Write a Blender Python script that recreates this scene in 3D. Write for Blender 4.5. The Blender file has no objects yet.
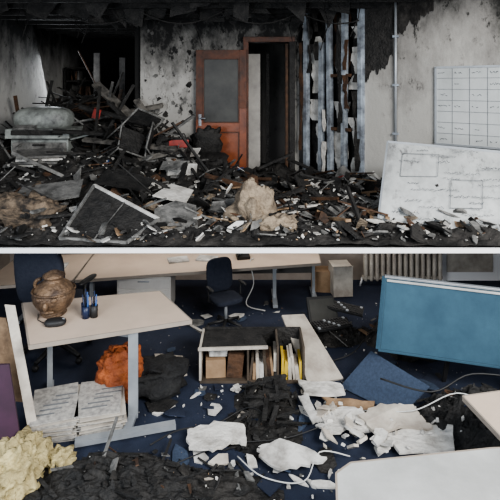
import bpy, math, random
from mathutils import Vector, Matrix, Euler, noise
S = bpy.context.scene
try: S.view_settings.look='AgX - Medium High Contrast'
except Exception: pass
# ---------------------------------------------------------------- materials
def newmat(name):
    m = bpy.data.materials.new(name); m.use_nodes = True
    nt = m.node_tree; b = nt.nodes['Principled BSDF']
    return m, nt, b
def ramp(nt, fac, stops):
    r = nt.nodes.new('ShaderNodeValToRGB')
    els = r.color_ramp.elements
    while len(els) < len(stops): els.new(0.5)
    for e, (p, c) in zip(els, stops):
        e.position = p; e.color = (c[0], c[1], c[2], 1)
    nt.links.new(fac, r.inputs[0]); return r.outputs[0]
def mat(name, c1, c2=None, scale=6, rough=0.7, metal=0.0, bump=0.0, lo=0.35, hi=0.65, bscale=None, detail=6, trans=0.0):
    m, nt, b = newmat(name)
    b.inputs['Roughness'].default_value = rough
    b.inputs['Metallic'].default_value = metal
    if trans: b.inputs['Transmission Weight'].default_value = trans
    g = nt.nodes.new('ShaderNodeNewGeometry')
    if c2 is None: c2 = tuple(x*0.8 for x in c1)
    n = nt.nodes.new('ShaderNodeTexNoise'); n.inputs['Scale'].default_value = scale; n.inputs['Detail'].default_value = detail
    n.inputs['Roughness'].default_value = 0.65
    nt.links.new(g.outputs['Position'], n.inputs['Vector'])
    nt.links.new(ramp(nt, n.outputs[0], [(lo, c1), (hi, c2)]), b.inputs['Base Color'])
    if bump:
        n2 = nt.nodes.new('ShaderNodeTexNoise'); n2.inputs['Scale'].default_value = bscale or scale*4; n2.inputs['Detail'].default_value = 8
        nt.links.new(g.outputs['Position'], n2.inputs['Vector'])
        bp = nt.nodes.new('ShaderNodeBump'); bp.inputs['Strength'].default_value = bump; bp.inputs['Distance'].default_value = 0.03
        nt.links.new(n2.outputs[0], bp.inputs['Height']); nt.links.new(bp.outputs[0], b.inputs['Normal'])
    return m
def sootwall(name, clean, mid, dark, z0, z1, amp=1.0, scale=1.6, axis=2, spots=.5, rough=.85, spotlo=.56):
    """plaster: clean low, smoke-blackened above; factor from world height + noise, plus blister spots"""
    m, nt, b = newmat(name); b.inputs['Roughness'].default_value = rough
    g = nt.nodes.new('ShaderNodeNewGeometry'); sp = nt.nodes.new('ShaderNodeSeparateXYZ')
    nt.links.new(g.outputs['Position'], sp.inputs[0])
    mr = nt.nodes.new('ShaderNodeMapRange'); mr.clamp = False
    mr.inputs[1].default_value = z0; mr.inputs[2].default_value = z1
    nt.links.new(sp.outputs[axis], mr.inputs[0])
    n = nt.nodes.new('ShaderNodeTexNoise'); n.inputs['Scale'].default_value = scale; n.inputs['Detail'].default_value = 9; n.inputs['Roughness'].default_value = .7
    mp = nt.nodes.new('ShaderNodeMapping'); mp.inputs['Scale'].default_value = (1, 1, 0.6)
    nt.links.new(g.outputs['Position'], mp.inputs[0]); nt.links.new(mp.outputs[0], n.inputs['Vector'])
    a = nt.nodes.new('ShaderNodeMath'); a.operation = 'MULTIPLY_ADD'; a.inputs[1].default_value = amp*3; a.inputs[2].default_value = -1.5*amp
    nt.links.new(n.outputs[0], a.inputs[0])
    s = nt.nodes.new('ShaderNodeMath'); s.operation = 'ADD'
    nt.links.new(a.outputs[0], s.inputs[0]); nt.links.new(mr.outputs[0], s.inputs[1])
    n3 = nt.nodes.new('ShaderNodeTexNoise'); n3.inputs['Scale'].default_value = 7; n3.inputs['Detail'].default_value = 8; n3.inputs['Roughness'].default_value=.75
    nt.links.new(mp.outputs[0], n3.inputs['Vector'])
    r3 = nt.nodes.new('ShaderNodeMapRange'); r3.inputs[1].default_value=spotlo; r3.inputs[2].default_value=spotlo+.08; r3.inputs[4].default_value=spots
    nt.links.new(n3.outputs[0], r3.inputs[0])
    s2_ = nt.nodes.new('ShaderNodeMath'); s2_.operation='ADD'
    nt.links.new(s.outputs[0], s2_.inputs[0]); nt.links.new(r3.outputs[0], s2_.inputs[1])
    nt.links.new(ramp(nt, s2_.outputs[0], [(0.0, clean), (0.55, mid), (1.0, dark)]), b.inputs['Base Color'])
    bp = nt.nodes.new('ShaderNodeBump'); bp.inputs['Strength'].default_value = 0.5 if rough>.5 else .02; bp.inputs['Distance'].default_value = 0.03
    nt.links.new(n3.outputs[0], bp.inputs['Height']); nt.links.new(bp.outputs[0], b.inputs['Normal'])
    return m
BLACK = mat('char_black', (.006,.006,.006), (.03,.028,.026), 9, .75, bump=.8)
CHAR = mat('char_rubble', (.006,.0055,.005), (.055,.05,.045), 5, .85, bump=1.0, lo=.42, hi=.75, bscale=22)
ASH = mat('ash_grey', (.20,.195,.185), (.05,.05,.048), 8, .9, bump=.5)
PAPER = mat('scorched_paper', (.60,.59,.56), (.22,.205,.185), 5, .85, bump=.2, lo=.42, hi=.68)
PLAST = mat('plaster_chunk', (.62,.60,.56), (.28,.26,.23), 6, .9, bump=.5, lo=.45, hi=.72)
BROWN = mat('burnt_wood', (.10,.05,.025), (.025,.015,.01), 7, .8, bump=.5)
TANW = mat('bare_wood', (.33,.22,.13), (.12,.075,.045), 5, .75, bump=.3)
INSUL = mat('insulation_brown', (.20,.15,.105), (.022,.018,.015), 6, .95, bump=1.0, lo=.40, hi=.62, bscale=30)
INSULG = mat('insulation_ash', (.30,.24,.175), (.06,.045,.035), 5, .95, bump=1.0, lo=.42, hi=.68, bscale=30)
FOAM = mat('foam_yellow', (.60,.51,.27), (.30,.24,.12), 8, .95, bump=1.0, bscale=40)
RED = mat('red_plastic', (.36,.03,.02), (.15,.02,.015), 8, .5)
BLUE = mat('blue_plastic', (.04,.11,.3), (.03,.07,.2), 8, .5)
STEEL = mat('galvanised_steel', (.50,.56,.62), (.15,.16,.18), 5, .4, .35)
GREYM = mat('grey_painted_metal', (.36,.38,.40), (.28,.3,.32), 5, .4, .3)
WHITEM = mat('white_paint', (.95,.95,.95), (.92,.92,.92), 3, .5)
BOARD = sootwall('whiteboard_smoky', (.50,.52,.52),(.36,.375,.37),(.16,.165,.165), .3,3.2,.6,1.1,spots=.25,rough=.35,spotlo=.6)
BOARDL = sootwall('whiteboard_grimy', (.46,.475,.47),(.30,.31,.305),(.09,.09,.09), -.9,2.2,.8,2.2,spots=.4,rough=.4,spotlo=.55)
INK = mat('marker_ink', (.06,.065,.08), None, 6, .7)
INKL = mat('marker_ink_faded', (.17,.18,.19), None, 6, .7)
DOORW = mat('varnished_door_wood', (.24,.065,.022), (.10,.028,.012), 3, .4, bump=.1)
DOORD = mat('charred_door_wood', (.11,.035,.015), (.03,.014,.009), 4, .6, bump=.3)
SGLASS = mat('smoked_glass', (.045,.045,.04), (.018,.018,.017), 3, .5)
COPY = mat('copier_casing', (.30,.32,.30), (.05,.05,.05), 3, .5, lo=.42, hi=.66)
DESK = mat('desk_laminate', (.62,.50,.40), (.54,.43,.34), 2.5, .4, bump=.02)
DESKG = mat('desk_grey_laminate', (.50,.51,.50), (.37,.375,.365), 2.5, .4)
EDGE = mat('desk_edge', (.36,.31,.26), None, 4, .5)
CARPET = mat('navy_carpet', (.010,.016,.036), (.022,.032,.062), 2.5, .8, bump=.5, bscale=160)
FABB = mat('screen_fabric_blue', (.045,.105,.15), (.028,.07,.105), 2.2, .9, bump=.3, bscale=300)
TILEB = mat('blue_carpet_tile', (.055,.08,.13), (.035,.052,.088), 40, .9, bump=.5, bscale=250)
CHAIRF = mat('chair_fabric', (.012,.016,.03), (.02,.025,.04), 30, .9, bump=.3)
PLASTB = mat('black_plastic', (.012,.012,.013), (.02,.02,.02), 8, .55)
SACK = mat('black_sacking', (.008,.008,.009), (.02,.02,.02), 8, .85, bump=.8)
BRONZE = mat('bronze_patina', (.21,.135,.08), (.055,.035,.025), 9, .5, .35, bump=.5)
ORANGE = mat('orange_bag', (.40,.11,.03), (.20,.05,.018), 7, .7, bump=.8)
MAROON = mat('maroon_panel', (.055,.02,.045), (.035,.015,.03), 4, .7)
CREAM = mat('cream_board', (.55,.51,.44), (.32,.28,.24), 4, .7)
YEL = mat('yellow_cover', (.6,.42,.06), None, 5, .6)
CARD = mat('cardboard', (.34,.23,.14), (.22,.14,.08), 5, .85)
ROSE = mat('beige_wall_paint', (.42,.36,.31), (.28,.24,.21), 1.5, .85)
CABLE = mat('white_cable', (.6,.6,.58), None, 5, .5)
SKYG = mat('smoky_window_glass', (.55,.57,.56), (.2,.21,.2), 2.5, .3)
# ---------------------------------------------------------------- builder
class B:
    def __init__(s, name): s.n=name; s.v=[]; s.f=[]; s.mi=[]; s.m=[]; s.sm=[]
    def _m(s, m):
        if m not in s.m: s.m.append(m)
        return s.m.index(m)
    def add(s, vs, fs, m, smooth=False):
        o=len(s.v); s.v += [tuple(v) for v in vs]; i=s._m(m)
        for f in fs: s.f.append([o+k for k in f]); s.mi.append(i); s.sm.append(smooth)
        return s
    def box(s, c, d, m, r=(0,0,0)):
        R=Euler(r).to_matrix(); c=Vector(c); vs=[]
        for z in (-1,1):
            for y in (-1,1):
                for x in (-1,1): vs.append(c+R@Vector((x*d[0]/2,y*d[1]/2,z*d[2]/2)))
        return s.add(vs,[(0,2,3,1),(4,5,7,6),(0,1,5,4),(2,6,7,3),(0,4,6,2),(1,3,7,5)],m)
    def plate(s, pts, t, m):
        P=[Vector(p) for p in pts]; n=Vector((0,0,0))
        for i in range(len(P)): n+= (P[i]).cross(P[(i+1)%len(P)])
        n.normalize(); k=len(P); h=n*t
        vs=[p for p in P]+[p-h for p in P]
        fs=[tuple(range(k)), tuple(range(2*k-1,k-1,-1))]+[(i,i+k,(i+1)%k+k,(i+1)%k) for i in range(k)]
        return s.add(vs,fs,m)
    def beam(s, a, b, w, h, m, roll=0):
        a=Vector(a); b=Vector(b); d=b-a; L=d.length; q=d.to_track_quat('X','Z').to_matrix()@Euler((roll,0,0)).to_matrix()
        c=(a+b)/2; vs=[]
        for z in (-1,1):
            for y in (-1,1):
                for x in (-1,1): vs.append(c+q@Vector((x*L/2,y*w/2,z*h/2)))
        return s.add(vs,[(0,2,3,1),(4,5,7,6),(0,1,5,4),(2,6,7,3),(0,4,6,2),(1,3,7,5)],m)
    def tube(s, pts, r, m, seg=8):
        P=[Vector(p) for p in pts]; vs=[]; fs=[]
        for i,p in enumerate(P):
            t=(P[min(i+1,len(P)-1)]-P[max(i-1,0)]).normalized()
            q=t.to_track_quat('Z','Y').to_matrix()
            rr = r[i] if isinstance(r,(list,tuple)) else r
            for k in range(seg):
                a=2*math.pi*k/seg; vs.append(p+q@Vector((rr*math.cos(a),rr*math.sin(a),0)))
        for i in range(len(P)-1):
            for k in range(seg):
                fs.append((i*seg+k,i*seg+(k+1)%seg,(i+1)*seg+(k+1)%seg,(i+1)*seg+k))
        fs.append(tuple(range(seg-1,-1,-1))); fs.append(tuple((len(P)-1)*seg+k for k in range(seg)))
        return s.add(vs,fs,m,True)
    def lathe(s, c, prof, m, seg=32):
        c=Vector(c); vs=[]; fs=[]
        for (r,z) in prof:
            for k in range(seg):
                a=2*math.pi*k/seg; vs.append(c+Vector((r*math.cos(a),r*math.sin(a),z)))
        for i in range(len(prof)-1):
            for k in range(seg): fs.append((i*seg+k,i*seg+(k+1)%seg,(i+1)*seg+(k+1)%seg,(i+1)*seg+k))
        return s.add(vs,fs,m,True)
    def sup(s, c, h, m, e=4, r=(0,0,0), nu=24, nv=14, amp=0, fr=3, seed=0, flat=None):
        """super-ellipsoid / noisy lump"""
        c=Vector(c); R=Euler(r).to_matrix(); vs=[]; fs=[]
        sg=lambda x,p: math.copysign(abs(x)**p,x)
        for j in range(nv+1):
            ph=-math.pi/2+math.pi*j/nv
            for i in range(nu):
                th=2*math.pi*i/nu
                p=Vector((sg(math.cos(ph),2/e)*sg(math.cos(th),2/e), sg(math.cos(ph),2/e)*sg(math.sin(th),2/e), sg(math.sin(ph),2/e)))
                if amp:
                    q=Vector((math.cos(ph)*math.cos(th),math.cos(ph)*math.sin(th),math.sin(ph)))*fr+Vector((seed*7.1,seed*3.3,seed))
                    p*=1+amp*(noise.fractal(q,1.0,2.0,5)+.15)
                w=c+R@Vector((p.x*h[0],p.y*h[1],p.z*h[2]))
                if flat is not None and w.z<flat: w.z=flat
                vs.append(w)
        for j in range(nv):
            for i in range(nu): fs.append((j*nu+i,j*nu+(i+1)%nu,(j+1)*nu+(i+1)%nu,(j+1)*nu+i))
        return s.add(vs,fs,m,True)
    def done(s, bevel=0.0):
        P=[Vector(v) for v in s.v]
        mn=Vector([min(p[i] for p in P) for i in range(3)]); mx=Vector([max(p[i] for p in P) for i in range(3)])
        o=Vector(((mn.x+mx.x)/2,(mn.y+mx.y)/2,mn.z))
        me=bpy.data.meshes.new(s.n); me.from_pydata([p-o for p in P],[],s.f)
        for m in s.m: me.materials.append(m)
        for p,i,sm in zip(me.polygons,s.mi,s.sm): p.material_index=i; p.use_smooth=sm
        me.update(); ob=bpy.data.objects.new(s.n,me); ob.location=o; S.collection.objects.link(ob)
        if bevel:
            md=ob.modifiers.new('bevel','BEVEL'); md.width=bevel; md.segments=2; md.limit_method='ANGLE'
        return ob
def shards(name, n, area, hf, smin, smax, mats, seed, tilt=.35, thick=(.004,.02), asp=(.35,1), accept=None, lift=.02):
    rnd=random.Random(seed); b=B(name); c=0
    while c<n:
        x=rnd.uniform(area[0],area[1]); y=rnd.uniform(area[2],area[3])
        if accept and not accept(x,y,rnd): continue
        c+=1
        s=smin+(smax-smin)*rnd.random()**2.2; k=rnd.randint(4,7); a=rnd.uniform(*asp)
        R=Euler((rnd.gauss(0,tilt),rnd.gauss(0,tilt),rnd.uniform(0,6.28))).to_matrix()
        off=rnd.uniform(0,.8)
        pts=[]
        for i in range(k):
            t=2*math.pi*(i+off)/k+rnd.uniform(-.3,.3); rr=s*.5*rnd.uniform(.6,1.2)
            pts.append(R@Vector((rr*math.cos(t),rr*a*math.sin(t),0)))
        low=min(p.z for p in pts); z=hf(x,y)+max(0,-low)*.6+rnd.uniform(0,lift)+.004
        m=rnd.choices([q[0] for q in mats],[q[1] for q in mats])[0]
        b.plate([p+Vector((x,y,z)) for p in pts], rnd.uniform(*thick), m)
    return b.done()
def sticks(name,n,area,hf,l,w,mats,seed,tilt=.25,accept=None,asp=(.35,1)):
    rnd=random.Random(seed); b=B(name); c=0
    while c<n:
        x=rnd.uniform(area[0],area[1]); y=rnd.uniform(area[2],area[3])
        if accept and not accept(x,y,rnd): continue
        c+=1; L=rnd.uniform(*l)/2; a=rnd.uniform(0,3.14); t=rnd.gauss(0,tilt); W=rnd.uniform(*w)
        d=Vector((math.cos(a)*math.cos(t),math.sin(a)*math.cos(t),math.sin(t)))*L
        p=Vector((x,y,hf(x,y)+abs(d.z)*.8+W/2))
        m=rnd.choices([q[0] for q in mats],[q[1] for q in mats])[0]
        b.beam(p-d,p+d,W,W*rnd.uniform(*asp),m,rnd.uniform(-.5,.5))
    return b.done()
# ================================================================= UPPER ROOM (floor z=0)
FY=4.91   # cut edge of the upper floor
def wallseg(name,a,c,z0,z1,m,t=.12):
    a=Vector((a[0],a[1],0)); c=Vector((c[0],c[1],0)); d=(c-a).normalized(); n=Vector((-d.y,d.x,0))*t
    b=B(name); P=[a,c,c+n,a+n]
    b.add([(p.x,p.y,z) for z in (z0,z1) for p in P],[(3,2,1,0),(4,5,6,7)]+[(i,(i+1)%4,(i+1)%4+4,i+4) for i in range(4)],m)
    return b.done()
W_L=sootwall('soot_wall_left',(.40,.39,.37),(.20,.195,.185),(.012,.012,.012),1.5,2.7,.9,1.5,spots=.35)
W_D=sootwall('burnt_wall',(.06,.058,.055),(.02,.02,.02),(.006,.006,.006),.2,1.8,.6)
W_C=sootwall('soot_wall_centre',(.36,.35,.33),(.16,.155,.145),(.01,.01,.01),1.3,2.7,.9,2.4,spots=.75,spotlo=.54)
W_R=sootwall('soot_wall_right',(.36,.35,.325),(.22,.21,.195),(.018,.018,.016),1.3,2.95,.85,1.3,spots=.45,spotlo=.57)
b=B('floor'); b.box((0,(FY+13.2)/2,-.02),(9.4,13.2-FY,.04),BLACK); b.done()
b=B('trim_1'); b.box((0,FY-.012,-.02),(10.5,.024,.046),WHITEM); b.done()
b=B('ceiling'); b.box((0,9.1,2.95),(9.4,8.4,.1),BLACK)
rnd=random.Random(3)
for i in range(12):
    y=6.4+i*.55; b.box((-.2,y,2.83),(9,.06,.16),BLACK,(0,rnd.uniform(-.01,.01),rnd.uniform(-.02,.02)))
for i in range(40):   # hanging charred lath
    x=rnd.uniform(-4,1.4); y=rnd.uniform(7,8.6); b.plate([(x,y,2.85),(x+rnd.uniform(.1,.5),y,2.85),(x+rnd.uniform(.1,.4),y+.05,2.85-rnd.uniform(.1,.4)),(x+rnd.uniform(-.1,.1),y+.05,2.85-rnd.uniform(.05,.3))],.012,BLACK)
b.done()
wallseg('wall_left',(-4.5,13),(-4.5,FY+.02),0,2.9,W_L)
wallseg('wall_back',(4.6,13),(-4.62,13),0,2.9,W_D)
b=B('window_1')
b.box((-4.48,10.75,1.55),(.02,.9,1.3),SKYG)
for y in (10.3,10.75,11.2): b.box((-4.45,y,1.55),(.05,.06,1.36),ASH)
for z in (.9,1.55,2.2): b.box((-4.45,10.75,z),(.05,.96,.06),ASH)
b.done(.004)
b=B('wall_centre')
for (x0,x1,z0,z1) in ((-1.92,-.06,0,2.9),(-.06,.74,2.34,2.9),(.74,.86,0,2.9)):
    b.box(((x0+x1)/2,8.82,(z0+z1)/2),(x1-x0,.12,z1-z0),W_C)
b.box((-1.98,10.9,1.45),(.12,4.1,2.9),W_D); b.done()
b=B('wall_corridor'); G=sootwall('corridor_wall',(.15,.14,.13),(.05,.05,.045),(.01,.01,.01),.8,2.6,.5)
b.box((.15,10.3,1.45),(3.6,.1,2.9),G); b.box((.02,9.3,1.1),(.34,.05,2.15),mat('pale_panel',(.42,.40,.37),(.22,.21,.2),2)); b.box((.34,9.6,1.1),(.06,.08,2.2),BLACK); b.done()
b=B('door_frame')
b.box((-.07,8.72,1.18),(.09,.16,2.36),DOORD); b.box((.73,8.72,1.18),(.10,.16,2.36),BLACK); b.box((.33,8.72,2.39),(.9,.16,.09),DOORD)
b.box((.64,8.74,1.17),(.05,.1,2.3),BROWN); b.done(.006)
def local(o,u):
    o=Vector(o); u=Vector(u).normalized(); n=Vector((u.y,-u.x,0))
    return lambda a,d,z: o+u*a+n*d+Vector((0,0,z))
b=B('door_1'); L=local((-.06,8.56,0),(-.86,.05,0)); ang=math.atan2(.05,-.86)
def dl(a0,a1,z0,z1,m,th=.045,off=0):
    b.box(L((a0+a1)/2,off,(z0+z1)/2),(a1-a0,th,z1-z0),m,(0,0,ang))
dl(0,.12,.03,1.2,DOORW); dl(0,.12,1.2,2.2,DOORD); dl(.75,.87,.03,1.0,DOORW); dl(.75,.87,1.0,2.2,DOORD); dl(.12,.75,2.06,2.2,DOORD); dl(.12,.75,.80,.95,DOORW); dl(.12,.75,.03,.20,DOORW)
dl(.12,.75,.95,2.06,SGLASS,.012); dl(.12,.75,.20,.80,DOORW,.02)
for (z0,z1,m) in ((.97,2.04,DOORD),(.22,.78,DOORD)):
    for o in (-.026,.026):
        dl(.12,.14,z0,z1,m,.012,o); dl(.73,.75,z0,z1,m,.012,o); dl(.12,.75,z0-.02,z0,m,.012,o); dl(.12,.75,z1,z1+.02,m,.012,o)
for o in (-1,1):
    b.tube([L(.80,o*.02,1.03),L(.80,o*.07,1.03),L(.70,o*.07,1.03)],.012,STEEL); b.box(L(.80,o*.026,1.0),(.05,.008,.2),STEEL,(0,0,ang))
b.done(.004)
# stud partition, diagonal
p0=Vector((.86,8.62,0)); p1=Vector((1.78,7.52,0)); u=(p1-p0).normalized(); nn=Vector((u.y,-u.x,0))*-1
if nn.y>0: nn=-nn
Lp=(p1-p0).length
b=B('stud_partition')
P=lambda a,d,z: p0+u*a+nn*d+Vector((0,0,z))
az=math.atan2(u.y,u.x)
for a,zt,ln in ((.16,2.84,0),(.50,2.3,.01),(.68,2.84,-.012),(.98,2.84,.008),(1.30,2.84,0)):
    for e in (-.03,.03): b.box(P(a+e,0,zt/2),(.006,.09,zt),STEEL,(0,ln,az))
    b.box(P(a,.045,zt/2),(.07,.006,zt),STEEL,(0,ln,az)); b.box(P(a-.025,-.045,zt/2),(.02,.006,zt),STEEL,(0,ln,az))
b.box(P(Lp/2,0,.03),(Lp,.1,.06),STEEL,(0,0,az)); b.box(P(Lp/2,0,2.86),(Lp,.1,.06),BLACK,(0,0,az))
for z in (.9,1.75): b.box(P(.85,0,z),(.5,.05,.05),BROWN,(0,0,az))
rnd=random.Random(11)
def torn(a0,a1,z0,z1,d,m,n=12,j=.05,bend=.0):
    """irregular torn sheet: both edges wander, width varies and some rows are missing"""
    A=[];ph=rnd.uniform(0,6)
    for i in range(n+1):
        t=i/n; c_=(a0+a1)/2+bend*math.sin(ph+t*4); hw=(a1-a0)/2*(.45+.75*abs(math.sin(ph*2+t*5.3)))
        A.append((c_-hw+rnd.uniform(-j,j)*.6,c_+hw+rnd.uniform(-j,j)*.6,z0+(z1-z0)*(t+rnd.uniform(-.3,.3)/n)))
    for i in range(n):
        l,r_,z=A[i]; l2,r2,z2=A[i+1]
        if z2<=z: continue
        if rnd.random()<.12: continue
        o=rnd.uniform(-.012,.012)
        b.plate([P(l,d+o,z),P(r_,d+o,z),P(r2,d+o,z2),P(l2,d+o,z2)],.01,m)
torn(.0,.13,.1,2.7,-.06,PLAST,16); torn(.20,.50,.2,2.8,-.13,BLACK); torn(.22,.44,.9,2.4,-.06,PLAST,16,.07,.04); torn(.34,.52,.2,1.1,-.07,PLAST,8)
torn(.72,.97,.1,1.3,-.08,PLAST,10,.06,.03); torn(.76,.95,1.3,2.1,-.08,ASH,9,.06,.03); torn(.70,1.0,1.8,2.85,-.10,BROWN,9,.06); torn(.8,.95,2.0,2.8,-.06,PLAST,8)
torn(1.04,1.26,.9,2.8,-.10,CHAR,10); torn(1.04,1.24,.15,1.2,-.07,PLAST,10,.06,.03); torn(1.06,1.24,1.5,2.5,-.06,PLAST,10,.06,.04); torn(1.34,1.44,.1,2.8,-.06,BROWN,12)
torn(.03,.10,.5,2.3,.05,BROWN,12,.03,.02); torn(1.02,1.10,1.2,2.3,.06,BROWN,10,.03,.03); torn(.56,.63,.2,1.2,.055,PLAST,8,.03)
torn(1.20,1.29,.3,1.8,.055,CHAR,10,.04,.03); torn(.86,.95,.8,2.7,.055,BLACK,10,.04,.03); torn(.22,.30,1.8,2.8,.055,BLACK,10,.05,.04); torn(.36,.46,1.9,2.8,.05,CHAR,8,.05)
for (a0,a1) in ((.0,1.4),): b.plate([P(a0,-.22,0),P(a1,-.22,0),P(a1,-.22,2.85),P(a0,-.22,2.85)],.012,BLACK)
b.done()
# right wall, diagonal
R0=Vector((1.70,7.60,0)); R1=Vector((4.75,4.92,0)); ru=(R1-R0).normalized(); rn=Vector((ru.y,-ru.x,0))
if rn.y>0: rn=-rn
raz=math.atan2(ru.y,ru.x)
Q=lambda a,d,z: R0+ru*a+rn*d+Vector((0,0,z))
b=B('wall_right'); Lr=(R1-R0).length
b.box(Q(Lr/2,-.06,1.45),(Lr,.12,2.9),W_R,(0,0,raz)); b.done()
b=B('burnt_wall_lining'); rnd=random.Random(5)
def onw(pts,d,t,m): b.plate([Q(a,d,z) for a,z in pts],t,m)
def jag(a0,a1,z0,z1,n,d,m):   # ragged-bottom strip hanging from the ceiling line
    prev=None
    for i in range(n+1):
        t=i/n; a=a0+(a1-a0)*t; z=z0+(z1-z0)*t+.18*noise.fractal(Vector((a*5,d*90,0)),1,2,4)+rnd.uniform(-.03,.03)
        if prev: onw([(prev[0],prev[1]),(a,z),(a,2.9),(prev[0],2.9)],d,.01,m)
        prev=(a,z)
jag(.02,.50,1.75,1.95,34,.014,BLACK); jag(.5,1.1,2.3,2.65,40,.010,CHAR); jag(.02,.2,1.45,1.9,16,.008,CHAR)
onw([(.0,0),(.05,0),(.06,2.9),(.0,2.9)],.03,.03,STEEL)
b.done()
b=B('blistered_wallpaper')
for i in range(60):
    x=rnd.uniform(-1.88,-1.0); z=rnd.uniform(.9,2.75); s_=rnd.uniform(.02,.07)
    b.plate([(x+s_*rnd.uniform(.3,1)*math.cos(t),8.752-rnd.uniform(0,.02),z+1.3*s_*rnd.uniform(.3,1)*math.sin(t)) for t in (0,.8,1.6,2.4,3.2,4,4.8,5.6)],.004,rnd.choice((W_C,ASH,W_C,W_C,CHAR)))
b.done()
b=B('conduit_pipe'); b.tube([Q(.56,.035,.75),Q(.56,.035,2.9)],.02,GREYM,10)
for z in (.9,1.6,2.3): b.box(Q(.56,.03,z),(.08,.05,.03),STEEL,(0,0,raz))
b.box(Q(.56,.03,.72),(.09,.06,.12),GREYM,(0,0,raz)); b.done()
def strokes(b,F,a0,a1,z0,z1,d,m,seed,rows=1,h=.025):
    r=random.Random(seed)
    for k in range(rows):
        zz=z1-(k+.5)*(z1-z0)/rows; a=a0
        while a<a1-.02:
            w=r.uniform(.012,.03)
            if r.random()<.8:
                b.tube([F(a,d,zz+r.uniform(-h,h)),F(a+w*.5,d,zz+r.uniform(-h,h)),F(a+w,d,zz+r.uniform(-h,h))],.003,m,4)
            a+=w*1.3
b=B('wall_whiteboard'); A0=1.14; A1=2.25; Z0=.80; Z1=1.84
b.box(Q((A0+A1)/2,.02,(Z0+Z1)/2),(A1-A0,.02,Z1-Z0),BOARD,(0,0,raz))
for z in (Z0,Z1): b.box(Q((A0+A1)/2,.025,z),(A1-A0+.03,.035,.025),GREYM,(0,0,raz))
for a in (A0,A1): b.box(Q(a,.025,(Z0+Z1)/2),(.025,.035,Z1-Z0),GREYM,(0,0,raz))
for i in range(1,5): b.box(Q(A0+i*(A1-A0)/5,.033,(Z0+Z1)/2+.0),(.006,.004,Z1-Z0-.04),INKL,(0,0,raz))
for i in range(1,7): b.box(Q((A0+A1)/2,.033,Z1-i*(Z1-Z0)/7),(A1-A0-.04,.004,.006),INKL,(0,0,raz))
rnd=random.Random(8)
for i in range(5):
    for j in range(7):
        if j==0 or rnd.random()<.6:
            a=A0+i*(A1-A0)/5+.03; z=Z1-j*(Z1-Z0)/7
            strokes(b,Q,a,a+rnd.uniform(.08,.17),z-.12,z-.03,.034,INK if j==0 or rnd.random()<.3 else INKL,i*9+j,1,.014)
b.done()
c=[Vector((1.36,5.36,.02)),Vector((3.15,5.02,.02)),Vector((3.35,5.62,.80)),Vector((1.63,5.92,.93))]
b=B('leaning_whiteboard'); b.plate(c,.02,BOARDL)
uu=(c[1]-c[0]); vv=(c[3]-c[0]); nrm=uu.cross(vv).normalized()
if nrm.y>0: nrm=-nrm
F=lambda a,d,z: c[0]+uu*a+vv*z+nrm*d
for s0,s1 in ((0,1),(1,2),(2,3),(3,0)): b.beam(c[s0],c[s1],.02,.025,GREYM)
rnd=random.Random(4)
def s2(a0,a1,z,m,seed,h=.02):
    r=random.Random(seed); a=a0
    while a<a1:
        w=r.uniform(.008,.018); b.tube([F(a,.004,z+r.uniform(-h,h)),F(a+w/2,.004,z+r.uniform(-h,h)),F(a+w,.004,z+r.uniform(-h,h))],.003,m,4); a+=w*1.4
for i in range(26): 
    a=rnd.uniform(.05,.62); s2(a,a+rnd.uniform(.05,.2),.90-(i%13)*.062,INKL if i%3 else INK,i,.014)
for (a,z,w,h) in ((.10,.60,.22,.26),(.40,.28,.18,.30)):   # sketched boxes
    q=[F(a,.004,z),F(a+w,.004,z+.01),F(a+w,.004,z+h),F(a,.004,z+h),F(a,.004,z)]
    for k in range(4): b.tube([q[k],q[k+1]],.003,INKL,4)
b.done()
b=B('burnt_post')
for x,y,z in ((-3.36,11.0,2.3),(-2.80,11.0,2.2)): b.box((x,y,z/2),(.13,.10,z),mat('post_grey',(.24,.23,.22),(.05,.05,.05),3,.8))
b.done()
b=B('burnt_shelving')
for x in (-4.3,-3.5): b.box((x,11.8,1.0),(.05,.4,2.0),CHAR)
for z in (.5,1.0,1.35,1.7,2.0): b.box((-3.9,11.8,z),(.8,.4,.04),CHAR,(0,rnd.uniform(-.04,.04),0))
for i in range(18): b.box((-4.2+rnd.uniform(0,.6),11.7,rnd.choice((.5,1.0,1.35,1.7))+.12),(.05,.25,.2),rnd.choice((ASH,BLACK,BROWN)),(0,rnd.uniform(-.2,.2),0))
b.done()
# terrain of rubble
def hU(x,y):
    h=.06
    for (cx,cy,rx,ry,a) in ((-2.5,9.0,1.2,1.1,.78),(-3.5,9.2,.9,1.2,.55),(-1.5,8.1,.7,.6,.40),(-3.3,7.0,1.1,.6,.28),(-2.0,7.1,.8,.6,.30),(-.6,7.4,.6,.5,.14),(.1,7.6,1.0,.6,.08),(1.5,6.9,.6,.6,.20),(-2.9,11,1.6,1.5,.7),(.35,8.6,.35,.3,.12),(-2.4,5.6,.8,.4,.10),(2.3,5.9,.7,.4,.16)):
        h+=a*math.exp(-((x-cx)/rx)**2-((y-cy)/ry)**2)
    h+= .12*abs(noise.fractal(Vector((x*2.3,y*2.3,1)),1,2,5)) + .04*noise.fractal(Vector((x*9,y*9,4)),1,2,3)
    k=min(1,max(0,(y-FY)/.2)); return max(.012,h*(.2+.8*k))
NX,NY=190,170; vs=[]; fs=[]
for j in range(NY+1):
    y=FY+.01+(12.9-FY)*(j/NY)**1.3
    for i in range(NX+1):
        x=-4.48+8.9*i/NX; 
        ymax=R0.y+(x-R0.x)*(ru.y/ru.x)-.06 if x>1.7 else 99
        vs.append((x,y,hU(x,y) if y<ymax else .002))
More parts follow.
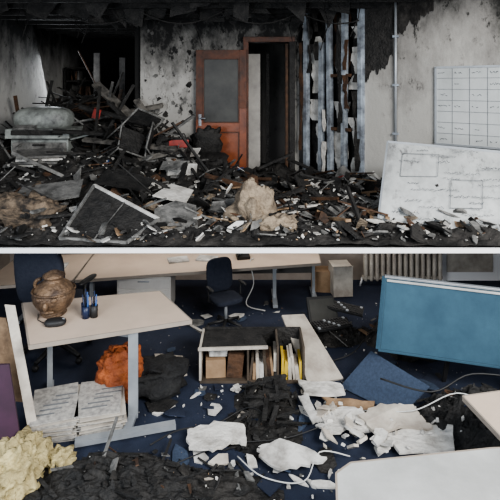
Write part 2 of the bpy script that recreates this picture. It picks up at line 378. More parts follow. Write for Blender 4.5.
for j in range(NY):
    for i in range(NX):
        x,y,_=vs[j*(NX+1)+i]
        if x>1.7 and y>R0.y+(x-R0.x)*(ru.y/ru.x)-.15: continue
        if x>-2.0 and y>8.72: continue
        fs.append((j*(NX+1)+i,j*(NX+1)+i+1,(j+1)*(NX+1)+i+1,(j+1)*(NX+1)+i))
b=B('rubble_heap'); b.add(vs,fs,CHAR,False); b.done()
def okU(x,y,r):
    if x>.75 and y>8.5-(x-.85)*1.15: return False
    if x>1.6 and y>R0.y+(x-R0.x)*(ru.y/ru.x)-.2: return False
    if x>-2.1 and y>8.35: return False
    return abs(x)<y*.56
okF=lambda x,y,r: okU(x,y,r) and y<7.4
okR=lambda x,y,r: okU(x,y,r) and y<7.0 and x>-1.4
okH=lambda x,y,r: okU(x,y,r) and x<-.8 and not (x<-2.6 and y<8.0)
shards('charred_fragments',1500,(-4.4,3.5,5.0,11.5),hU,.06,.38,[(BLACK,6),(CHAR,4),(ASH,1.0),(BROWN,.8)],1,.45,(.005,.03),accept=okU)
shards('plaster_fragments',620,(-4.0,3.3,4.97,7.9),hU,.02,.20,[(PAPER,3),(PLAST,4),(ASH,6),(TANW,1),(INSUL,2)],2,.35,(.004,.02),accept=okF,lift=.04)
shards('board_fragments',460,(-1.5,2.6,4.98,6.9),hU,.04,.28,[(PAPER,2.5),(PLAST,2.5),(ASH,6),(TANW,1.3),(INSULG,3),(BROWN,2)],27,.35,(.004,.02),asp=(.2,.7),accept=okR,lift=.05)
shards('paper_scraps',120,(-4.0,2.5,6.5,10.5),hU,.06,.22,[(PAPER,3),(ASH,6),(BLUE,.5),(RED,.4),(BROWN,2)],6,.4,(.003,.008),accept=okU,lift=.05)
shards('plaster_crumbs',1300,(-3.0,3.0,4.95,7.0),hU,.010,.045,[(PAPER,2),(PLAST,2),(ASH,8),(TANW,1)],9,.5,(.004,.012),accept=okF,lift=.02)
sticks('charred_battens',170,(-4.2,2.5,5.3,11),hU,(.25,.9),(.015,.05),[(BLACK,5),(BROWN,2),(ASH,1)],3,.3,accept=okU)
sticks('tangled_laths',120,(-4.2,-.8,7.0,10.0),lambda x,y: hU(x,y)+.03,(.4,1.2),(.02,.07),[(BLACK,5),(BROWN,2),(ASH,1.5),(CHAR,4)],19,.45,accept=okH,asp=(.2,.6))
sticks('split_wood',50,(-.5,1.9,5.3,7.4),hU,(.2,.7),(.02,.07),[(TANW,3),(BROWN,2),(ASH,2)],13,.1,accept=okF,asp=(.15,.5))
b=B('fallen_beams'); TIM=mat('ashy_timber',(.20,.185,.165),(.03,.028,.026),6,.85,bump=.5)
for a,c_,w,h in (((-2.75,8.9,1.62),(-1.30,7.9,.55),.16,.05),((-3.3,8.7,.9),(-1.5,8.6,1.25),.10,.06),((-2.9,9.4,1.45),(-2.1,8.0,.6),.08,.08),
                 ((-2.3,8.2,1.3),(-1.5,8.3,.5),.07,.05),((-2.6,7.8,.75),(-1.1,7.4,.65),.09,.04),((-3.6,8.9,1.3),(-2.6,9.2,.8),.05,.05),((-2.0,8.6,1.6),(-2.5,8.0,.5),.05,.05),((-1.9,7.2,.45),(-1.0,7.6,.62),.10,.03),
                 ((-1.95,8.55,1.35),(-1.35,8.3,.6),.12,.04),((-3.0,7.6,.9),(-1.7,7.9,.8),.06,.05),((-2.8,8.2,1.25),(-1.6,8.1,.95),.06,.06)):
    b.beam(a,c_,w,h,TIM if w>.08 else BLACK,.4)
b.done(.004)
b=B('burnt_chair_frame')
def frame(o,r,s):
    R=Euler(r).to_matrix(); T=lambda v: Vector(o)+R@(Vector(v)*s)
    for q in (-1,1):
        b.tube([T((q*.22,-.2,0)),T((q*.22,-.2,.44)),T((q*.22,.2,.44)),T((q*.22,.24,.9))],.014,ASH,6); b.tube([T((q*.22,.2,0)),T((q*.22,.2,.44))],.014,ASH,6)
    b.tube([T((-.22,.24,.9)),T((.22,.24,.9))],.014,ASH,6); b.tube([T((-.22,-.2,.44)),T((.22,-.2,.44))],.014,ASH,6)
    b.plate([T((-.2,.23,.6)),T((.2,.23,.6)),T((.2,.24,.85)),T((-.2,.24,.85))],.02,BLACK)
    b.plate([T((-.2,-.18,.45)),T((.1,-.18,.45)),T((.2,.18,.45)),T((-.2,.18,.45))],.02,BLACK)
frame((-2.0,7.6,.55),(1.0,.4,.6),1.0); frame((-2.9,8.2,.7),(-.7,.8,2.0),1.0); frame((-1.3,8.0,.5),(.4,-1.1,1.2),.9)
b.done()
b=B('photocopier'); x0,x1=-3.80,-2.80
b.box(((x0+x1)/2,8.15,.38),(x1-x0-.1,.62,.74),COPY); b.box(((x0+x1)/2,8.10,.84),(x1-x0,.72,.15),COPY)
b.sup(((x0+x1)/2-.05,8.15,1.05),(.46,.34,.20),COPY,2.8); b.box(((x0+x1)/2,7.74,.86),(.8,.03,.08),BLACK)
b.box((x1+.12,8.1,.78),(.3,.5,.03),COPY,(0,-.25,0)); b.box((x0+.3,7.76,.94),(.35,.1,.03),ASH,(.6,0,0))
for z in (.2,.42,.62): b.box(((x0+x1)/2,7.83,z),(.85,.02,.16),ASH); b.box(((x0+x1)/2,7.81,z+.04),(.2,.02,.03),BLACK)
b.done(.015)
b=B('paper_tray_stack')
for i in range(4): b.box((-3.05+.03*i,7.1,.48+.05*i),(.6,.4,.03),ASH if i%2 else PLAST,(.05*i,.03,.2*i))
b.done(.004)
c=[Vector((-1.90,4.99,.06)),Vector((-1.22,4.95,.03)),Vector((-.97,5.30,.17)),Vector((-1.79,5.75,.44))]
b=B('charred_ceiling_panel'); b.plate(c,.02,BLACK)
for i in range(4): b.beam(c[i]+Vector((0,0,.01)),c[(i+1)%4]+Vector((0,0,.01)),.03,.03,PAPER if i==2 else ASH)
b.beam(c[0].lerp(c[1],.5)+Vector((0,0,.01)),c[3].lerp(c[2],.5)+Vector((0,0,.01)),.01,.012,ASH)
b.done(.003)
b=B('bent_metal_sheet')
for pts,m in (([(-1.0,5.15,.05),(-.55,5.3,.08),(-.62,5.75,.22),(-.85,5.72,.28),(-1.05,5.5,.24)],ASH),([(-2.75,5.6,.22),(-2.0,5.85,.30),(-2.1,6.3,.42),(-2.8,6.15,.35)],ASH),([(-1.15,5.9,.3),(-.75,5.85,.22),(-.7,6.2,.3),(-1.0,6.35,.35)],PLAST),([(-2.0,6.4,.35),(-1.3,6.2,.28),(-1.25,6.5,.38),(-1.9,6.8,.5)],BLACK)): b.plate(pts,.014,m)
b.done()
for i,(x,y,hx,hy,hz,m,am) in enumerate(((-2.45,5.5,.36,.28,.24,INSUL,.6),(.03,5.55,.21,.22,.34,INSULG,.5),(-2.75,6.25,.3,.2,.2,INSUL,.6),(.28,5.25,.2,.14,.12,INSULG,.5))):
    b=B('insulation_wad'); b.sup((x,y,.10),(hx,hy,hz),m,2.2,(0,.2,i),60,40,am,2.0,i+2,flat=.02); b.done()
b=B('burnt_carton'); b.box((-1.02,7.35,.38),(.42,.34,.22),PAPER,(.1,.08,.3)); b.plate([(-1.25,7.2,.50),(-.85,7.1,.52),(-.9,6.95,.42),(-1.28,7.05,.40)],.01,ASH); b.plate([(-1.2,7.6,.51),(-.8,7.45,.54),(-.75,7.65,.64),(-1.15,7.8,.62)],.01,PAPER); b.done(.005)
b=B('red_toolbox'); b.box((-1.1,7.75,.70),(.30,.2,.12),RED,(0,0,.1)); b.box((-1.1,7.75,.77),(.31,.21,.02),BLACK,(0,0,.1)); b.tube([(-1.2,7.75,.78),(-1.18,7.75,.84),(-1.02,7.77,.84),(-1.0,7.77,.78)],.012,BLACK); b.done(.008)
b=B('red_folder'); b.box((-2.5,8.15,1.13),(.12,.05,.16),RED,(.2,.3,.2)); b.box((-2.5,8.16,1.13),(.10,.06,.14),PAPER,(.2,.3,.2)); b.done()
b=B('burnt_office_chair') ; b.sup((-.6,8.05,.42),(.22,.2,.07),BLACK,3,(.2,.1,0),amp=.3,fr=2); b.sup((-.7,8.2,.64),(.2,.06,.22),BLACK,3,(.2,0,.2),amp=.5,fr=3); b.tube([(-.6,8.05,.4),(-.6,8.05,.1)],.03,BLACK)
for k in range(5): a=k*1.257; b.tube([(-.6,8.05,.14),(-.6+.26*math.cos(a),8.05+.26*math.sin(a),.09)],.018,BLACK)
b.done()
b=B('hanging_cables'); rnd=random.Random(21)
for i in range(16):
    x=rnd.uniform(-3.5,2.0); y=rnd.uniform(7.2,8.4); 
    if x>1: y=7.2
    L_=rnd.uniform(.2,.8); b.tube([(x,y,2.85),(x+rnd.uniform(-.1,.1),y,2.85-L_*.5),(x+rnd.uniform(-.2,.2),y,2.85-L_)],.008,BLACK,5)
for i in range(4):
    x=-3+i*1.2; b.tube([(x+t*1.5/8,7.6,2.78-.25*math.sin(math.pi*t/8)) for t in range(9)],.012,BLACK,6)
b.done()
# ================================================================= LOWER ROOM (floor z=-1.4)
ZF=-1.4
b=B('floor_lower'); b.box((0,5.0,ZF-.05),(8.2,6.4,.1),CARPET); b.done()
b=B('wall_back_lower'); b.box((0,7.75,-.73),(8.2,.1,1.34),ROSE); b.done()
b=B('wall_left_lower'); b.box((-3.75,6.3,-.73),(.1,2.8,1.34),ROSE); b.done()
b=B('wall_right_lower'); b.box((4.05,6.3,-.73),(.1,2.8,1.34),ROSE); b.done()
b=B('door_2'); b.box((3.35,7.66,-.74),(1.0,.05,1.3),WHITEM); b.box((3.35,7.62,-.8),(.7,.02,.9),CREAM); b.done(.005)
b=B('radiator')
for i in range(14): b.sup((1.72+i*.085,7.45,-1.0),(.028,.05,.32),CREAM,5,nu=12,nv=8)
b.box((2.27,7.47,-.72),(1.2,.05,.04),CREAM); b.box((2.27,7.47,-1.27),(1.2,.05,.04),CREAM); b.tube([(1.68,7.47,-1.27),(1.64,7.47,-1.4)],.015,WHITEM); b.tube([(2.86,7.47,-1.27),(2.9,7.47,-1.4)],.015,WHITEM); b.done()
def tleg(b,x,y,top,ang,L,m,w=.07,z0=ZF):
    d=Vector((math.cos(ang),math.sin(ang),0))
    b.box((x,y,(z0+.04+top)/2),(w,w*.8,top-z0-.04),m,(0,0,ang)); p=Vector((x,y,z0+.04))
    b.beam(p-d*L/2,p+d*L/2,.065,.035,m); b.beam(Vector((x,y,top-.02))-d*L*.3,Vector((x,y,top-.02))+d*L*.3,.05,.035,m)
    for s in (-1,1): b.lathe(p+d*s*(L/2-.04)+Vector((0,0,-.04)),[(0,0),(.03,0),(.03,.02),(0,.025)],PLASTB,12)
TZ=-.57; c=[(-1.84,4.17,TZ),(-.54,4.62,TZ),(-.95,5.27,TZ),(-2.27,4.98,TZ)]
b=B('office_table'); b.plate(c,.035,DESK)
C=[Vector(p) for p in c]
for i in range(4): b.beam(C[i]+Vector((0,0,-.018)),C[(i+1)%4]+Vector((0,0,-.018)),.012,.037,EDGE)
b.box((-1.05,4.50,-.99),(.085,.07,.78),GREYM,(0,0,.17))
b.beam((-1.05,4.50,ZF+.04),(-1.05,4.24,ZF+.04),.07,.035,GREYM); b.beam((-1.45,4.14,ZF+.04),(-.65,4.36,ZF+.04),.075,.04,GREYM)
tleg(b,-1.9,4.75,TZ-.035,math.atan2(.8,-.3),.5,GREYM,.06)
b.beam((-1.06,4.55,TZ-.09),(-1.86,4.76,TZ-.09),.03,.07,GREYM)
b.box((-1.3,4.6,TZ-.07),(.3,.08,.05),PLASTB,(0,0,.3)); b.done()
b=B('bronze_jug'); o=Vector((-1.86,4.74,TZ))
prof=[(0,0),(.10,0),(.12,.02),(.10,.035),(.15,.08),(.185,.14),(.195,.19),(.18,.24),(.145,.285),(.10,.315),(.08,.335),(.085,.35),(.105,.36),(.10,.375),(.07,.39),(.045,.405),(.03,.41),(.0,.415)]
b.lathe(o,prof,BRONZE,40)
b.tube([o+Vector((-.12-.06*math.sin(t),0,.28+.05*math.cos(t))) for t in [i*math.pi/8 for i in range(9)]],.018,BRONZE)
for s in (-1,1): b.sup(o+Vector((s*.065,-.17,.20)),(.035,.025,.026),BRONZE,2,nu=12,nv=8)
b.sup(o+Vector((0,-.19,.15)),(.026,.04,.045),BRONZE,2,nu=12,nv=8); b.sup(o+Vector((0,-.165,.09)),(.07,.025,.016),BRONZE,2,nu=12,nv=8)
b.tube([o+Vector((.192*math.cos(t),.192*math.sin(t),.235)) for t in [i*math.pi/16 for i in range(33)]],.010,BRONZE,6)
b.done()
b=B('pen_holder'); NB=mat('dark_navy_plastic',(.01,.02,.06),None,6,.4)
for k,(dx,dy) in enumerate(((0,0),(.07,.02),(-.03,.07))):
    o=Vector((-1.53+dx,4.66+dy,TZ)); b.lathe(o,[(0,0),(.034,0),(.036,.11),(.031,.11),(.03,.01),(0,.01)],NB if k!=1 else PLASTB,16)
    for j in range(5): b.tube([o+Vector((.01*math.cos(j*2),.01*math.sin(j*2),.02)),o+Vector((.026*math.cos(j*2),.026*math.sin(j*2),.16+.018*j))],.006,[BLUE,BLACK,NB,BLUE,NB][j],6)
b.done()
b=B('computer_mouse'); b.sup((-1.76,4.52,TZ+.026),(.095,.058,.034),PLASTB,2.6,(0,0,.2),flat=TZ+.002); b.box((-1.69,4.53,TZ+.052),(.02,.012,.014),GREYM); b.tube([(-1.84,4.51,TZ+.01),(-1.95,4.6,TZ+.008),(-2.0,4.72,TZ+.008)],.004,PLASTB,5); b.done()
def chair(x,y,rot,s,z0=ZF,m=CHAIRF):
    b=B('office_chair'); R=Matrix.Rotation(rot,3,'Z')
    T=lambda v: Vector((x,y,z0))+R@(Vector(v)*s)
    for k in range(5):
        a=k*2*math.pi/5+.3; b.tube([T((0,0,.12)),T((.3*math.cos(a),.3*math.sin(a),.07))],[.03*s,.018*s],PLASTB)
        e=T((.3*math.cos(a),.3*math.sin(a),.03)); b.sup(e,(.03*s,.03*s,.03*s),PLASTB,2,nu=12,nv=8)
    b.tube([T((0,0,.1)),T((0,0,.44))],.028*s,GREYM)
    b.sup(T((0,0,.48)),(.25*s,.24*s,.05*s),m,4,(0,0,rot))
    b.sup(T((0,.25,.80)),(.24*s,.045*s,.28*s),m,4,(-.12,0,rot))
    b.tube([T((0,.1,.44)),T((0,.29,.46)),T((0,.31,.75))],.02*s,PLASTB)
    for q in (-1,1):
        b.tube([T((q*.24,.05,.46)),T((q*.30,.05,.48)),T((q*.30,.03,.68))],.015*s,PLASTB); b.sup(T((q*.30,-.02,.70)),(.03*s,.13*s,.018*s),PLASTB,3,(0,0,rot))
    return b.done()
chair(-2.15,5.58,2.9,1.22)
chair(-.30,6.2,.5,.74)
DZ=-.84
b=B('long_desk'); 
def dk(pts): 
    b.plate([(x,y,DZ) for x,y in pts],.035,DESK); C=[Vector((x,y,DZ-.018)) for x,y in pts]
    for i in range(len(C)): b.beam(C[i],C[(i+1)%len(C)],.012,.037,EDGE)
dk([(-2.19,6.26),(.97,6.86),(1.0,7.35),(-2.25,7.25)]); dk([(-3.3,6.02),(-2.22,6.25),(-2.27,7.25),(-3.3,7.1)])
tleg(b,.34,6.95,DZ-.035,math.pi/2,.55,GREYM,.06); tleg(b,-2.9,6.5,DZ-.035,math.pi/2,.55,GREYM,.06); tleg(b,-2.1,6.65,DZ-.035,math.pi/2,.55,GREYM,.06); tleg(b,.9,7.1,DZ-.035,math.pi/2,.4,GREYM,.05)
b.beam((-2.1,7.1,-1.0),(.9,7.2,-1.0),.02,.2,mat('modesty_panel',(.08,.075,.07),None,5)); b.done()
b=B('drawer_pedestal'); PG=mat('pedestal_grey',(.62,.60,.57),(.5,.48,.45),3,.5)
b.box((-1.38,6.70,-1.13),(.7,.4,.46),PG)
for z in (-.98,-1.13,-1.28): b.box((-1.38,6.495,z),(.66,.02,.13),PG); b.box((-1.38,6.48,z+.03),(.15,.02,.015),GREYM)
for s in (-.3,.3):
    for t in (6.55,6.85): b.lathe((-1.38+s,t,ZF),[(0,0),(.025,0),(.025,.04),(0,.04)],PLASTB,12)
b.done(.004)
b=B('desk_papers'); 
for x,y,a in ((-1.0,6.95,.3),(-.6,7.0,-.2),(-2.6,6.7,.1)): b.box((x,y,DZ+.012),(.28,.2,.02),PAPER,(0,0,a))
b.done()
b=B('desk_phone'); b.box((-.1,7.05,DZ+.03),(.18,.16,.05),PLASTB,(.15,0,.2)); b.sup((-.16,7.04,DZ+.075),(.03,.09,.02),PLASTB,3); b.done()
b=B('cardboard_box'); b.box((1.30,7.2,-1.18),(.28,.3,.42),CREAM,(0,0,.1)); b.box((1.05,7.35,-1.25),(.3,.25,.3),CARD,(0,0,-.1)); b.plate([(1.16,7.05,-.97),(1.44,7.08,-.97),(1.44,6.95,-.92),(1.16,6.92,-.92)],.006,CREAM); b.done(.004)
b=B('desk_divider_screen'); c=[Vector((1.26,4.92,-1.0)),Vector((2.75,4.55,-1.03)),Vector((2.83,4.68,-.37)),Vector((1.36,5.05,-.33))]
b.plate(c,.03,FABB)
for i in range(4): b.beam(c[i],c[(i+1)%4],.045,.022,FABB if i!=2 else GREYM)
b.beam(c[3]+Vector((.02,-.01,-.035)),c[2]+Vector((0,-.01,-.035)),.04,.02,DESKG)
for t in (.45,.85):
    p=c[0].lerp(c[1],t); b.beam(p+Vector((0,.06,.1)),(p.x,p.y+.25,ZF),.04,.03,PLASTB); b.beam((p.x,p.y-.02,ZF+.02),(p.x,p.y+.4,ZF+.02),.05,.03,PLASTB)
b.done(.004)
b=B('carpet_tile_sheet'); b.plate([(.89,4.95,-1.385),(1.35,4.5,-1.38),(1.64,4.56,-1.15),(1.23,5.08,-1.10)],.012,TILEB); b.done()
def desk(name,pts,z,m,legs):
    b=B(name); b.plate([(x,y,z) for x,y in pts],.035,m); C=[Vector((x,y,z-.018)) for x,y in pts]
    for i in range(len(C)): b.beam(C[i],C[(i+1)%len(C)],.012,.037,EDGE)
    for (x,y,a,L) in legs: tleg(b,x,y,z-.035,a,L,GREYM,.06)
    return b.done()
desk('white_desk',[(.42,2.35),(1.9,2.45),(1.9,3.12),(1.50,3.10),(.60,2.98),(.50,2.90)],-.65,DESKG,[(.75,2.65,1.5,.5),(1.7,2.75,1.5,.5)])
desk('corner_desk',[(1.68,3.35),(2.7,3.25),(2.7,4.0),(1.61,3.78)],-.75,DESK,[(1.95,3.6,1.5,.4),(2.5,3.6,1.5,.5)])
b=B('newspaper_stack'); rnd=random.Random(2)
NEWS=mat('newsprint',(.48,.46,.42),(.24,.23,.22),22,.9)
for st in range(2):
    for i in range(15):
        b.box((-1.72+.42*st*.9+rnd.uniform(-.02,.02),4.42+.10*st+rnd.uniform(-.02,.02),ZF+.008+i*.012),(.38,.52,.009),(NEWS,CREAM,NEWS)[i%3],(0,0,.25+rnd.uniform(-.09,.09)))
for k in range(5): b.box((-1.75+.02*k,4.27+.07*k,ZF+.186),(.15+.03*(k%3),.014,.003),INKL,(0,0,.25)); b.box((-1.36+.02*k,4.37+.07*k,ZF+.186),(.22-.03*(k%3),.014,.003),INKL,(0,0,.25))
b.done()
b=B('orange_bag'); b.sup((-1.25,4.85,-1.20),(.20,.16,.23),ORANGE,2.8,(0,.05,.2),48,32,.3,3,3,flat=ZF+.002); b.tube([(-1.33,4.83,-.99),(-1.31,4.83,-.93),(-1.2,4.85,-.93),(-1.18,4.85,-.99)],.012,ORANGE); b.done()
b=B('black_rucksack'); b.sup((-.92,4.95,-1.29),(.26,.22,.13),SACK,2.6,(0,0,.3),32,20,.4,2.4,5,flat=ZF+.002); b.tube([(-1.0,4.8,-1.18),(-.95,4.75,-1.10),(-.85,4.8,-1.16)],.012,SACK); b.done()
b=B('maroon_partition'); b.plate([(-2.12,3.95,ZF),(-1.84,4.05,ZF),(-2.0,4.15,-.72),(-2.25,4.1,-.70)],.04,MAROON); b.done(.004)
b=B('leaning_trim_board'); b.plate([(-1.80,4.12,ZF),(-1.73,4.15,ZF),(-2.09,4.45,-.36),(-2.17,4.42,-.34)],.02,CREAM); b.plate([(-2.5,4.5,-1.2),(-1.95,4.4,-1.2),(-2.2,4.5,-.5),(-2.7,4.6,-.5)],.02,TANW); b.done(.003)
b=B('foam_insulation'); b.sup((-1.76,3.80,-1.30),(.18,.22,.17),FOAM,2.2,(0,0,0),70,44,.5,2.2,9,flat=ZF+.002); b.sup((-1.80,3.62,-1.33),(.15,.15,.09),FOAM,2.2,(0,0,0),50,30,.5,2.2,12,flat=ZF+.002); b.sup((-1.50,3.95,-1.36),(.09,.10,.06),FOAM,2.2,(0,0,0),40,24,.5,2.2,15,flat=ZF+.002); b.done()
# low open cabinet, pale lip, mixed boxes and books
b=B('low_bookcase'); SHW=mat('bookcase_dark',(.10,.075,.055),(.05,.04,.03),4,.6)
b.box((.02,5.22,-1.385),(1.05,.40,.025),SHW); b.box((.02,5.41,-1.2),(1.05,.02,.36),BLACK)
b.plate([(-.52,5.01,-1.045),(.18,5.01,-1.02),(.12,5.25,-1.02),(.30,5.42,-1.02),(-.52,5.42,-1.045)],.022,BLACK)
b.box((-.17,5.005,-1.035),(.70,.02,.028),CREAM,(0,-.03,0))
for x,m in ((-.5,CREAM),(-.02,SHW),(.28,SHW),(.54,SHW)): b.box((x,5.22,-1.2),(.022,.40,.34),m)
rnd=random.Random(14)
b.box((-.36,5.2,-1.28),(.20,.26,.18),CARD,(0,0,.1)); b.box((-.15,5.2,-1.25),(.16,.26,.24),BROWN,(0,.1,0)); b.box((-.34,5.2,-1.13),(.18,.2,.08),PAPER,(0,.1,.2))
x=.0
while x<.5:
    w=rnd.uniform(.025,.05); h=rnd.uniform(.12,.27)
    if not (.25<x<.29): b.box((x+w/2,5.16,ZF+.03+h/2),(w*.92,.24,h),rnd.choice((CARD,BROWN,PAPER,CREAM,SHW)) if x<.27 else rnd.choice((YEL,RED,CREAM,YEL)),(0,rnd.uniform(-.15,.15),0))
    x+=w
b.done()
b=B('fallen_shelf_board'); b.plate([(.58,4.95,-1.36),(.95,5.08,-1.38),(.62,5.72,-1.02),(.36,5.65,-1.0)],.022,CREAM); b.plate([(-.40,5.75,-1.38),(-.2,5.6,-1.38),(-.5,5.35,-1.05),(-.66,5.5,-1.05)],.02,CREAM); b.done()
def mound(name,cx,cy,rx,ry,h,seed,m=CHAR):
    vs=[];fs=[];N=40
    for j in range(N+1):
        for i in range(N+1):
            u_=-1+2*i/N; v_=-1+2*j/N; r=math.hypot(u_,v_); e=max(0,1-r**2*(1+.6*noise.noise(Vector((u_*2,v_*2,seed)))))
            z=h*e*(.5+.9*abs(noise.fractal(Vector((u_*3+seed,v_*3,0)),1,2,5)))
            vs.append((cx+u_*rx,cy+v_*ry,ZF+.001+z))
    for j in range(N):
        for i in range(N):
            q=[j*(N+1)+i,j*(N+1)+i+1,(j+1)*(N+1)+i+1,(j+1)*(N+1)+i]
            if max(vs[k][2] for k in q)>ZF+.003: fs.append(q)
    b=B(name); b.add(vs,fs,m,False); b.done()
M=[(-1.0,3.75,.7,.33,.12),(.10,4.35,.35,.35,.06),(.15,4.75,.30,.25,.07),(2.05,4.40,.62,.38,.36),(.95,6.0,.42,.3,.14),(-.35,3.68,.6,.22,.06),(1.95,5.9,.6,.5,.25)]
for i,(a,c_,d,e,f) in enumerate(M): mound('charred_debris_pile',a,c_,d,e,f,i+1,BLACK if i in (0,3) else CHAR)
def hL(x,y):
    z=ZF+.006
    for (cx,cy,rx,ry,h) in M:
        r=((x-cx)/rx)**2+((y-cy)/ry)**2
        if r<1: z=max(z,ZF+h*(1-r)*.75)
    return z
def inM(x,y,r): return any(((x-cx)/rx)**2+((y-cy)/ry)**2<.9 for (cx,cy,rx,ry,h) in M)
shards('burnt_scraps',460,(-1.9,2.7,3.45,6.8),hL,.02,.15,[(BLACK,8),(CHAR,3),(ASH,.8),(BROWN,.4)],31,.35,(.003,.014),asp=(.2,.8),accept=inM)
sticks('burnt_sticks',90,(-1.9,2.7,3.5,6.5),hL,(.10,.45),(.008,.03),[(BLACK,6),(BROWN,1.2),(ASH,.5)],33,.25,accept=inM,asp=(.2,.6))
rg=lambda x,y,r:(x+.2)>(4.4-y)*.6-.6 and not(x>.9 and y<3.9)
shards('torn_ceiling_tile_scraps',85,(-.9,1.9,3.6,5.0),hL,.04,.26,[(PLAST,5),(PAPER,4),(CREAM,2),(ASH,2)],35,.12,(.006,.02),asp=(.25,.7),accept=rg)
shards('torn_carpet_pieces',34,(-.9,1.9,3.6,5.4),hL,.15,.42,[(TILEB,4),(CARPET,3),(BLACK,1.5)],38,.12,(.006,.012),accept=rg)
shards('scattered_chips',420,(-1.4,2.2,3.5,6.9),hL,.006,.03,[(PLAST,3),(PAPER,3),(ASH,5),(CARD,1)],36,.3,(.003,.006),asp=(.3,.9))
shards('scattered_papers',26,(-1.0,1.4,5.0,7.0),hL,.1,.3,[(PAPER,3),(CARD,1),(TILEB,2),(ASH,2)],37,.06,(.003,.006))
b=B('torn_plasterboard_sheet')
def pp(pts,z,t,m): 
    # subdivide and roughen the outline so that edges look torn
    r=random.Random(len(pts)*7+int(abs(pts[0][0])*100)); out=[]
    for i in range(len(pts)):
        a=Vector(pts[i]); d=Vector(pts[(i+1)%len(pts)])
        for k in range(4):
            q=a.lerp(d,k/4); out.append((q.x+r.uniform(-.018,.018),q.y+r.uniform(-.018,.018),ZF+z+q.z))
    b.plate(out,t,m)
pp([(.48,4.95,0),(.88,4.88,.02),(.90,4.72,0),(.52,4.70,.02)],.06,.02,PLAST)
pp([(.68,4.70,0),(1.15,4.60,.03),(1.12,4.48,0),(.72,4.56,0)],.05,.02,TANW)
pp([(-.55,4.25,0),(-.3,4.33,.01),(-.05,4.28,.03),(-.02,4.08,0),(-.18,4.10,.01),(-.3,3.98,.02),(-.48,4.05,0)],.05,.025,PLAST)
pp([(.05,4.05,0),(.25,4.08,.03),(.45,3.98,.04),(.6,3.86,.04),(.45,3.84,.01),(.25,3.80,0),(.10,3.90,0)],.06,.02,PAPER)
pp([(.60,4.46,0),(.85,4.50,.02),(1.0,4.42,.05),(1.02,4.22,0),(.82,4.24,.01),(.66,4.14,.03)],.06,.03,PLAST)
pp([(.95,4.35,.03),(1.15,4.46,.05),(1.42,4.42,.08),(1.5,4.2,.02),(1.25,4.22,.02),(1.05,4.10,0)],.08,.03,CREAM)
pp([(-1.05,5.5,0),(-.75,5.45,0),(-.62,5.05,.04),(-.95,5.0,0)],.03,.015,CREAM)
pp([(1.15,4.2,0),(1.45,4.27,.03),(1.72,4.22,.05),(1.65,4.02,0),(1.2,4.0,0)],.05,.03,PLAST)
pp([(.55,4.72,0),(.62,4.35,.0),(.55,4.3,0),(.46,4.66,0)],.08,.015,PAPER)
b.done()
shards('broken_tile_heap',80,(.6,1.65,3.98,4.52),lambda x,y: ZF+.06,.04,.22,[(PLAST,5),(PAPER,3),(CREAM,3)],44,.3,(.01,.025),asp=(.3,.8),lift=.08)
b=B('charred_crate'); rnd=random.Random(77)
for i in range(20):
    x=rnd.uniform(0,.32); y=rnd.uniform(4.35,4.82); l=rnd.uniform(.12,.4); a=rnd.choice((0,1.5))+rnd.uniform(-.35,.35); t=rnd.uniform(-.3,.3)
    d=Vector((math.cos(a),math.sin(a),t))*l/2; p=Vector((x,y,ZF+.08+rnd.uniform(0,.10))); b.beam(p-d,p+d,rnd.uniform(.015,.05),.012,BLACK,rnd.uniform(-.3,.3))
for pts in ([(-.02,4.42,.06),(.22,4.38,.10),(.24,4.62,.16),(.0,4.66,.12)],[(.12,4.62,.08),(.36,4.60,.12),(.34,4.85,.2),(.12,4.84,.17)]): b.plate([(x,y,ZF+z) for x,y,z in pts],.02,CHAR)
b.done()
b=B('computer_keyboard')
for (kx,ky,kz,ra) in ((.95,5.85,-1.20,.5),(1.15,6.2,-1.16,-.3)):
    R=Euler((.15,.1,ra)).to_matrix()
    b.box((kx,ky,kz),(.5,.18,.025),PLASTB,(.15,.1,ra))
    for i in range(12):
        for j in range(4): b.box(Vector((kx,ky,kz))+R@Vector((-.22+i*.04,-.06+j*.04,.018)),(.03,.03,.012),GREYM if (i+j)%7==0 else PLASTB,(.15,.1,ra))
b.done()
b=B('fallen_monitor'); b.plate([(.72,5.95,-1.3),(1.1,6.05,-1.32),(1.05,6.3,-1.05),(.7,6.2,-1.03)],.03,PLASTB); b.plate([(.745,5.97,-1.275),(1.075,6.06,-1.295),(1.035,6.27,-1.07),(.725,6.18,-1.055)],.005,SGLASS); b.done(.004)
b=B('loose_cables'); 
def cab(pts,r=.007,m=CABLE):
    P=[Vector(p) for p in pts]; out=[]
    for i in range(len(P)-1):
        a=P[max(i-1,0)];c0=P[i];c1=P[i+1];d=P[min(i+2,len(P)-1)]
        for k in range(6):
            t=k/6; out.append(.5*((2*c0)+(c1-a)*t+(2*a-5*c0+4*c1-d)*t*t+(3*c0-a-3*c1+d)*t**3))
    out.append(P[-1]); b.tube(out,r,m,6)
cab([(-.1,4.0,-1.37),(.1,3.75,-1.34),(.4,3.72,-1.35),(.55,3.95,-1.3),(.8,4.0,-1.37)],.005); cab([(1.0,4.5,-1.33),(1.4,4.3,-1.2),(1.8,4.35,-1.08),(2.1,4.2,-1.1),(2.4,4.3,-1.1)],.005)
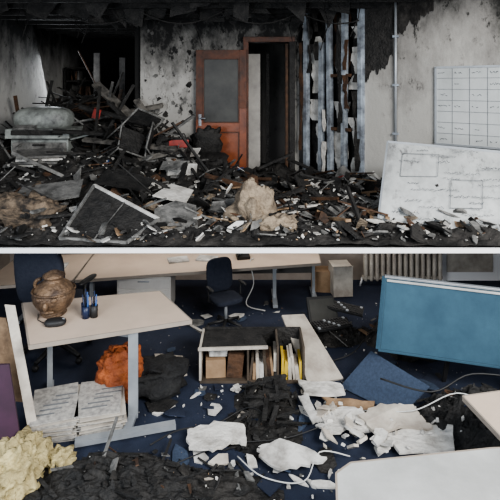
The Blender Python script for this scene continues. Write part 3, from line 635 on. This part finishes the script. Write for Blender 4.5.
cab([(.05,7.0,-.83),(0,6.9,-.85),(.05,6.8,-1.1),(-.05,6.75,-1.36),(.2,6.6,-1.38)],.008); cab([(-.8,4.0,-1.28),(-.6,4.2,-1.3),(-.3,4.4,-1.38),(.0,4.5,-1.3),(.2,4.3,-1.3)],.006,PLASTB)
cab([(.6,5.2,-1.38),(.8,5.35,-1.38),(1.1,5.4,-1.3),(1.3,5.7,-1.3)],.006,PLASTB); cab([(-.6,3.9,-1.36),(-.2,4.1,-1.35),(.3,4.15,-1.33),(.7,4.3,-1.3)],.005,PLASTB)
cab([(1.2,4.6,-1.1),(1.6,4.4,-1.1),(2.0,4.5,-1.0),(2.5,4.4,-1.0)],.008,PLASTB)
b.done()
# ================================================================= light
w=bpy.data.worlds.new('sky'); S.world=w; w.use_nodes=True
w.node_tree.nodes['Background'].inputs[0].default_value=(.80,.88,1,1); w.node_tree.nodes['Background'].inputs[1].default_value=.65
def area(name,loc,target,size,power,col):
    l=bpy.data.lights.new(name,'AREA'); l.shape='RECTANGLE'; l.size=size[0]; l.size_y=size[1]; l.energy=power; l.color=col
    o=bpy.data.objects.new(name,l); o.location=loc; o.rotation_euler=(Vector(target)-Vector(loc)).to_track_quat('-Z','Y').to_euler(); S.collection.objects.link(o)
area('window_daylight',(3.5,-.5,3.6),(0,7.5,.3),(3.5,2.2),800,(1,.98,.95))
area('window_daylight_low',(-3.0,0,1.2),(.3,5.6,-1.3),(2.5,1.6),190,(.9,.95,1))
area('left_room_fill_light',(-4.35,10.75,1.6),(-2,9.0,.8),(.9,1.3),50,(.9,.95,1))  # soft lamp added inside the room to brighten its left end
area('long_desk_fill_light',(-.3,6.9,-.08),(-.3,6.9,-1.4),(4.5,.5),24,(1,.95,.9))  # unseen lamp added under the slab to brighten the long desk; no fixture
cam=bpy.data.cameras.new('camera'); co=bpy.data.objects.new('camera',cam); S.collection.objects.link(co)
co.location=(0,0,1.6); co.rotation_euler=(math.pi/2,0,0); cam.lens=36; cam.sensor_width=36; cam.shift_y=-.33; cam.clip_end=100
S.camera=co
